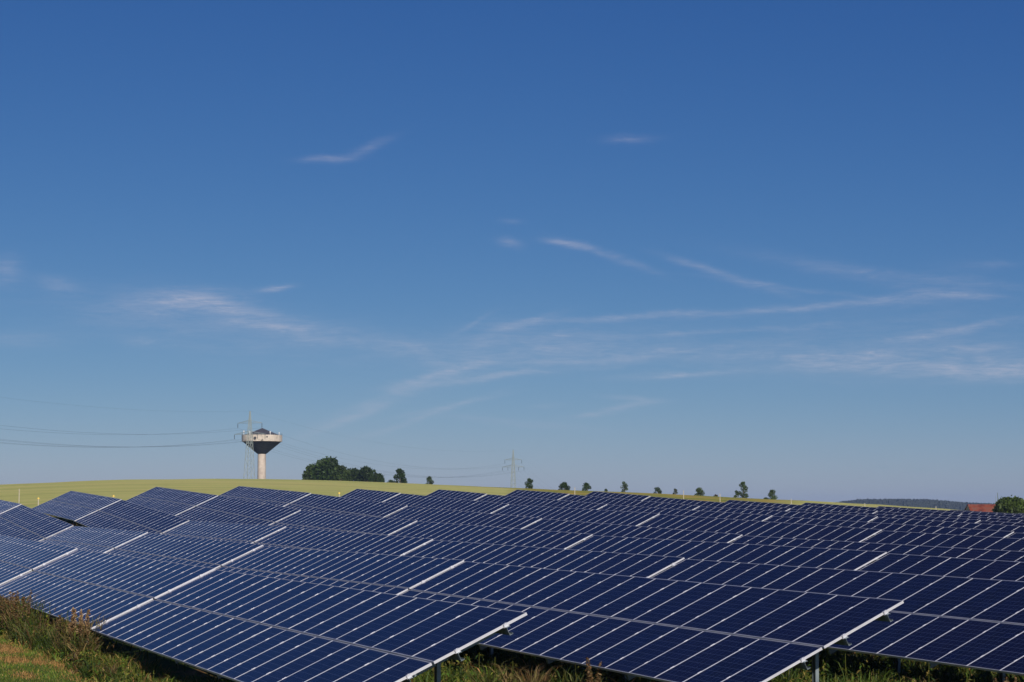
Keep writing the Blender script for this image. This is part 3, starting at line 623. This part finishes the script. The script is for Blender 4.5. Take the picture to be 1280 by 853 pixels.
# ------------------------------------------------------------------ barn with a red roof
RUST = mat('roof_tiles', (.30, .07, .035), .8); t, b = nodes(RUST); vv_ = objc(t)
wv_ = t.nodes.new('ShaderNodeTexWave'); wv_.inputs['Scale'].default_value = 1.1; wv_.inputs['Distortion'].default_value = .5; t.links.new(vv_, wv_.inputs[0])
cc = ramp(t, tnoise(t, .7, 4, vv_), [(.38, (.10, .020, .008)), (.5, (.22, .042, .014)), (.64, (.16, .075, .045))])
t.links.new(mixrgb(t, M_(t, 'MULTIPLY', wv_.outputs['Fac'], .35), cc, (.13, .03, .02)), b.inputs['Base Color']); bump(t, b, wv_.outputs['Fac'], .4, .06)
PLASTER = colmat('plaster', (.42, .38, .32), (.34, .30, .26), .8, .9); DARK = mat('dark_wood', (.05, .035, .025), .8); GLASSY = mat('window_glass', (.03, .04, .05), .1)
DB = 400; pL = at(1208, 640, DB); pR = at(1247, 640, DB); ridge = at(1228, 630.6, DB).z; bx0, bx1 = pL.x, pR.x; zb_ = gz((bx0 + bx1) / 2, DB)
barn = empty('barn', ((bx0 + bx1) / 2, DB, zb_)); wlen = (bx1 - bx0) / 2; eave = (at(1228, 642.5, DB).z - zb_) ; rz = ridge - zb_; dep = 4.2
m = MB(); m.box(-wlen + .35, wlen - .35, -dep + .4, dep - .4, -.5, eave)
for sx_ in (-1, 1):
    xx = sx_ * (wlen - .35); m.add([(xx, -dep + .4, eave), (xx, dep - .4, eave), (xx, 0, rz - .12)], [(0, 1, 2)])
m.build('wall', [PLASTER], barn)
m = MB()
for s_ in (-1, 1):
    y0_, z0_ = s_ * (dep + .25), eave - .12
    m.add([(-wlen, y0_, z0_), (wlen, y0_, z0_), (wlen - .3, 0, rz), (-wlen + .3, 0, rz), (-wlen, y0_, z0_ - .12), (wlen, y0_, z0_ - .12), (wlen - .3, 0, rz - .12), (-wlen + .3, 0, rz - .12)],
          [(0, 1, 2, 3), (7, 6, 5, 4), (0, 4, 5, 1), (1, 5, 6, 2), (3, 7, 4, 0)])
m.build('roof', [RUST], barn)
m = MB(); m.box(-.9, .9, -dep + .33, -dep + .38, 0, min(2.2, eave * .8)); m.build('door', [DARK], barn)
for xx in (-2.1, 2.1):
    m = MB(); m.box(xx - .5, xx + .5, -dep + .34, -dep + .38, eave * .35, eave * .7); m.build('window', [GLASSY], barn)
tag(barn, 'barn with a rusty red roof behind the panels at the right', 'barn')
mast = MB(); c = at(1247, 616, 385); zg = gz(c.x, 385); hm = c.z - zg; mast.bar((0, 0, -.3), (0, 0, hm), .10, 8, .06)
mast.bar((0, 0, hm - 2.2), (.5, 0, hm - 2.2), .03, 5)
o = mast.build('antenna_mast', [mat('mast_paint', (.10, .14, .12), .6)]); o.location = (c.x, 385, zg); tag(o, 'thin dark mast rising between the red roof and the bushy tree', 'mast')
mast = MB(); c = at(1244.5, 620, 390); zg = gz(c.x, 390); hm = c.z - zg; mast.bar((0, 0, -.3), (0, 0, hm), .05, 6, .03)
o = mast.build('antenna_mast', [STEEL]); o.location = (c.x, 390, zg); tag(o, 'shorter and thinner pole left of the thin dark mast', 'mast')

# ------------------------------------------------------------------ water tower
TX, TY = ray(327.4, 560)[0] * 877, 877.0; tz = gz(TX, TY); CON = colmat('pale_concrete', (.56, .48, .40), (.42, .35, .29), .35, .85)
CON2 = mat('rim_concrete', (.62, .55, .47), .85); t, b = nodes(CON2); vv_ = objc(t)
t.links.new(ramp(t, tnoise(t, .45, 5, mapv(t, vv_, (1, 1, .6)), .7), [(.32, (.18, .155, .13)), (.43, (.50, .43, .35)), (.65, (.62, .54, .45))]), b.inputs['Base Color'])
SLATE = colmat('slate', (.010, .013, .012), (.022, .026, .022), .5, .75); ROOFD = colmat('dark_roofing', (.035, .034, .042), (.075, .068, .078), .3, .75)
zr = lambda y_: at(327.4, y_, 877).z - tz
tw_ = empty('water_tower', (TX, TY, tz))
m = MB(); m.lathe([(1.98, -.5), (1.84, zr(567)), ], 28); m.build('shaft', [CON], tw_, True)
m = MB(); m.box(-.55, .55, -2.02, -1.8, 0, 2.3); m.build('door', [mat('tower_door', (.12, .16, .14), .6)], tw_)
m = MB(); m.lathe([(8.72, zr(552.0)), (8.72, zr(551.6)), (8.66, zr(551.6))], 40)
for q_ in range(40):
    a_ = q_ * math.pi / 20; m.bar((8.95 * math.cos(a_), 8.95 * math.sin(a_), zr(544.5)), (8.95 * math.cos(a_), 8.95 * math.sin(a_), zr(544.5) + .9), .035, 4)
m.build('railing', [STEEL], tw_)
m = MB(); m.lathe([(1.9, zr(567.6)), (2.3, zr(567)), (8.7, zr(552.2)), (8.7, zr(551.9))], 40); m.build('tank_bowl', [SLATE], tw_)
m = MB(); m.lathe([(8.6, zr(552.4)), (9.05, zr(552.3)), (9.05, zr(544.4)), (8.7, zr(544.4)), (8.7, zr(545.3)), (7.9, zr(545.3))], 40); m.build('rim_parapet', [CON2], tw_)
m = MB(); m.lathe([(8.15, zr(545.4)), (8.15, zr(544.5)), (.25, zr(535.6)), (.0, zr(535.2))], 36); m.build('roof', [ROOFD], tw_)
for a_, hh_ in ((-2.78, 2.0), (-1.0, 1.6), (-2.15, 1.5), (-.3, 1.2), (1.8, 1.5)):
    m = MB(); xx, yy = 8.35 * math.cos(a_), 8.35 * math.sin(a_); m.bar((xx, yy, zr(545.5)), (xx, yy, zr(544.4) + hh_), .13, 6); m.bar((xx, yy, zr(544.4) + hh_ * .55), (xx, yy, zr(544.4) + hh_), .26, 8)
    m.build('antenna', [mat('antenna_white', (.7, .7, .7), .5)], tw_)
m = MB()
for (px_, py_, rr) in ((322, 548.5, .62), (336.5, 546.8, .33), (331, 550.8, .22)):
    dx_ = (px_ - 327.4) / F * 877; yy = -math.sqrt(max(9.05 ** 2 - dx_ ** 2, 0)); m.bar((dx_, yy + .2, zr(py_)), (dx_ * 1.03, yy - .35, zr(py_)), rr, 12)
m.build('dish', [mat('dish_dark', (.05, .05, .05), .6)], tw_)
tag(tw_, 'mushroom shaped concrete water tower with black bowl, white rim and dark cone roof', 'water tower')

# ------------------------------------------------------------------ pylons and wires
PYL = colmat('pylon_steel', (.24, .29, .27), (.32, .36, .33), .5, .7, .1)
def seg_dir(): 
    d = Vector((111, 330, 0)).normalized(); return d, Vector((d.y, -d.x, 0))
LD, AD = seg_dir()
def pylon(base, ztop, zup, zlo, base_w, label, up=5.6, lo=(3.6, 7.1), th=.10):
    root = empty('lattice_pylon', base); b0 = base.z; Ht = ztop - b0; zu = zup - b0; zl = zlo - b0
    def wd(z): return base_w * (1 - z / Ht * .92) + .25 if z < zl else max((base_w * (1 - zl / Ht * .92) + .25) * (1 - (z - zl) / (Ht - zl) * .85), .18)
    cor = [(1, 1), (1, -1), (-1, -1), (-1, 1)]
    P_ = lambda c_, z: AD * (c_[0] * wd(z) / 2) + LD * (c_[1] * wd(z) / 2) + Vector((0, 0, z))
    for c_ in cor:
        m = MB(); m.bar(P_(c_, -.5), P_(c_, zl), th, 4); m.bar(P_(c_, zl), P_(c_, Ht), th * .8, 4); m.build('leg', [PYL], root)
    m = MB(); z = 0.0
    while z < Ht - .6:
        z2 = min(z + max(wd(z) * 1.15, .9), Ht)
        for q_ in range(4):
            a, b2 = cor[q_], cor[(q_ + 1) % 4]; m.bar(P_(a, z), P_(b2, z2), th * .5, 3); m.bar(P_(b2, z), P_(a, z2), th * .5, 3)
        z = z2
    m.build('bracing', [PYL], root)
    for zz, L_, hgt in ((zu, up, 1.1), (zl, lo[1], 1.2)):
        m = MB(); w0 = wd(zz) / 2
        for s_ in (-1, 1):
            tip = AD * (s_ * L_) + Vector((0, 0, zz))
            for q_ in (-1, 1):
                m.bar(AD * (s_ * w0) + LD * (q_ * w0) + Vector((0, 0, zz)), tip, th * .75, 4); m.bar(AD * (s_ * w0) + LD * (q_ * w0) + Vector((0, 0, zz + hgt)), tip, th * .6, 4)
            for f_ in (.25, .5, .75): 
                p_ = AD * (s_ * (w0 + (L_ - w0) * f_)); m.bar(p_ + Vector((0, 0, zz)), p_ + Vector((0, 0, zz + hgt * (1 - f_))), th * .45, 3)
        m.build('crossarm', [PYL], root)
    att = []
    for s_, zz in ((-up, zu), (up, zu), (-lo[1], zl), (-lo[0], zl), (lo[0], zl), (lo[1], zl)):
        m = MB(); p_ = AD * s_ + Vector((0, 0, zz)); m.bar(p_, p_ - Vector((0, 0, 2.1)), .06, 5)
        for q_ in range(6): m.bar(p_ - Vector((0, 0, .3 + q_ * .28)), p_ - Vector((0, 0, .42 + q_ * .28)), .19, 8)
        m.build('insulator', [mat('insulator', (.05, .06, .06), .4)], root); att.append(base + p_ - Vector((0, 0, 2.1)))
    att.append(base + Vector((0, 0, Ht)))
    tag(root, label, 'power pylon', 'pylons of the power line'); return att
p1 = at(312, 560, 820); p2 = at(641.5, 590, 1150); zz = lambda y_, d: at(640, y_, d).z
p1.z = gz(p1.x, p1.y); p2.z = gz(p2.x, p2.y)
P0 = Vector((p1.x - 111, p1.y - 330, 0)); P0.z = gz(P0.x, P0.y); P3 = Vector((p2.x + 70, p2.y + 350, 0)); P3.z = gz(P3.x, P3.y)
a1 = pylon(p1, zz(514, 820), zz(529, 820), zz(543, 820), 4.6, 'nearer grey lattice pylon standing in front of the water tower')
a2 = pylon(p2, zz(562.5, 1150), zz(575, 1150), zz(584, 1150), 4.2, 'faint far lattice pylon near the centre of the crest', 5.2, (3.3, 6.7), .13)
a0 = [q_ + Vector((P0.x - p1.x, P0.y - p1.y, 4)) for q_ in a1]; a3 = [q_ + Vector((70, 350, -22)) for q_ in a2]
hs = a0[-1].z - P0.z
a0 = pylon(P0, a0[-1].z, a0[-1].z - 5.1, a0[-1].z - 9.8, 5.2, 'power pylon left of the picture carrying the left wires')
WIRE = mat('wire', (.05, .05, .055), .6)
def wire(a, b2, sag, lab, r=.03):
    cu = MB(); pts = []
    for i in range(41):
        t_ = i / 40; p_ = a.lerp(b2, t_); p_.z -= 4 * sag * t_ * (1 - t_); pts.append(p_ - a)
    cu.tube(pts, [r] * 41, 4); o = cu.build('power_wire', [WIRE]); o.location = a; tag(o, lab, 'power wire', 'wires of the power line')
WN = ['upper wire on the left arm', 'upper wire on the right arm', 'lower outermost left wire', 'lower inner left wire', 'lower inner right wire', 'lower outermost right wire', 'thin topmost earth wire']
for i in range(7):
    wire(a0[i], a1[i], 9.2 if i < 6 else 6.5, WN[i] + ' spanning the sky left of the nearer pylon', .021 if i < 6 else .014)
    wire(a1[i], a2[i], 9.0 if i < 6 else 6.5, WN[i] + ' sagging from the nearer pylon to the far pylon', .020 if i < 6 else .014)
    wire(a2[i], a3[i], 9.0 if i < 6 else 6.5, WN[i] + ' falling right from the far pylon behind the crest', .020 if i < 6 else .014)

# ------------------------------------------------------------------ field furniture: fence stakes and yellow markers
STAKE = colmat('weathered_stake', (.55, .50, .40), (.42, .38, .30), 5, .8); YEL = mat('yellow_cap', (.75, .55, .12), .6)
for (X, top, d, lab) in ((718.5, 610, 180, 'pale fence stake on the dry strip above the seventh row'), (854.5, 614, 182, 'pale fence stake left of centre right crest trees'),
                         (900, 618, 176, 'pale fence stake between the tiny brown bush and the tallest tree'), (989, 624.5, 180, 'pale fence stake right of the pointed end tree'),
                         (1081, 630, 186, 'pale fence stake below the left part of the wooded ridge'), (1170, 634, 190, 'pale fence stake left of the barn in the pale field'),
                         (24, 612, 158, 'thin leaning stake in the field at the far left')):
    c = at(X, top, d); zg = gz(c.x, d); h_ = c.z - zg; m = MB(); m.bar((0, 0, -.2), (0, .03, h_), .035, 6, .03); m.box(-.04, .04, -.01, .07, h_, h_ + .04)
    o = m.build('fence_stake', [STAKE]); o.location = (c.x, d, zg); tag(o, lab, 'stake', 'stakes along the edge of the array')
for (X, yy, d, lab) in ((48, 623, 160, 'yellow capped field marker between the two leftmost table ends'), (142, 620, 160, 'yellow capped field marker behind the second table end from the left'),
                        (424, 616.5, 162, 'yellow capped field marker above the sixth row near the copse')):
    c = at(X, yy, d); zg = gz(c.x, d); h_ = max(c.z - zg, .25); root = empty('field_marker', (c.x, d, zg))
    m = MB(); m.bar((0, 0, -.2), (0, 0, h_ - .1), .04, 6); m.build('stake', [STAKE], root)
    m = MB(); m.lathe([(.085, h_ - .08), (.09, h_), (.05, h_ + .05), (0, h_ + .06)], 10); m.build('cap', [YEL], root)
    tag(root, lab, 'marker', 'yellow markers in the field')

# ------------------------------------------------------------------ far wooded ridge
FOREST = mat('forest', (.03, .045, .022), .95); t, b = nodes(FOREST); P = geo(t)
t.links.new(ramp(t, tnoise(t, .018, 5, P, .7), [(.35, (.006, .012, .010)), (.6, (.018, .030, .020)), (.72, (.05, .06, .035))]), b.inputs['Base Color'])
D0 = 3000; xs_ = np.arange(980, 1700, 1.0); prof = np.interp(xs_, [980, 1030, 1052, 1075, 1130, 1160, 1190, 1205, 1230, 1262, 1300, 1400, 1700], [640, 634, 627.5, 625, 624.6, 625.2, 627.5, 628.8, 629.8, 630.5, 631, 630, 634])
rs = np.random.default_rng(5); V = []; Fq = []; nx = len(xs_)
lev = [(-700 + 35 * i, min(1, math.sin(min(i / 18, 1) * math.pi / 2))) for i in range(24)] + [(500, .5), (900, 0)]
for j, (dd, fz_) in enumerate(lev):
    for X, Yp in zip(xs_, prof):
        a, e = ray(X, Yp); D_ = D0 + dd; zt_ = e * D0; x_ = a * D_; zg = -34.0
        V.append((x_, D_, zg + (zt_ - zg) * fz_ + rs.normal(0, .8) * (fz_ > 0)))
for j in range(len(lev) - 1):
    for i in range(nx - 1): Fq.append((j * nx + i, j * nx + i + 1, (j + 1) * nx + i + 1, (j + 1) * nx + i))
m = MB(); m.add(V, Fq); o = m.build('hills', [FOREST]); tag(o, 'long low wooded ridge on the right horizon', None, None, 'structure')

# ------------------------------------------------------------------ air
HAZE = True
if HAZE:
    hm_ = bpy.data.materials.new('haze'); hm_.use_nodes = True; t = hm_.node_tree; t.nodes.clear(); out = t.nodes.new('ShaderNodeOutputMaterial')
    pv = t.nodes.new('ShaderNodeVolumePrincipled'); pv.inputs['Color'].default_value = (.48, .66, 1.0, 1); pv.inputs['Density'].default_value = .000085; pv.inputs['Anisotropy'].default_value = 0.0
    t.links.new(pv.outputs[0], out.inputs['Volume'])
    zmin = float(min(Zg.min(), -35)) - 1
    m = MB(); m.box(-9200, 9200, -9200, 9200, zmin, 62); o = m.build('haze', [hm_]); tag(o, 'thin bluish haze of the morning air', None, None, 'stuff')
for o in (proto_near, proto_far, proto_half):
    if o.name not in used: print('unused proto', o.name)
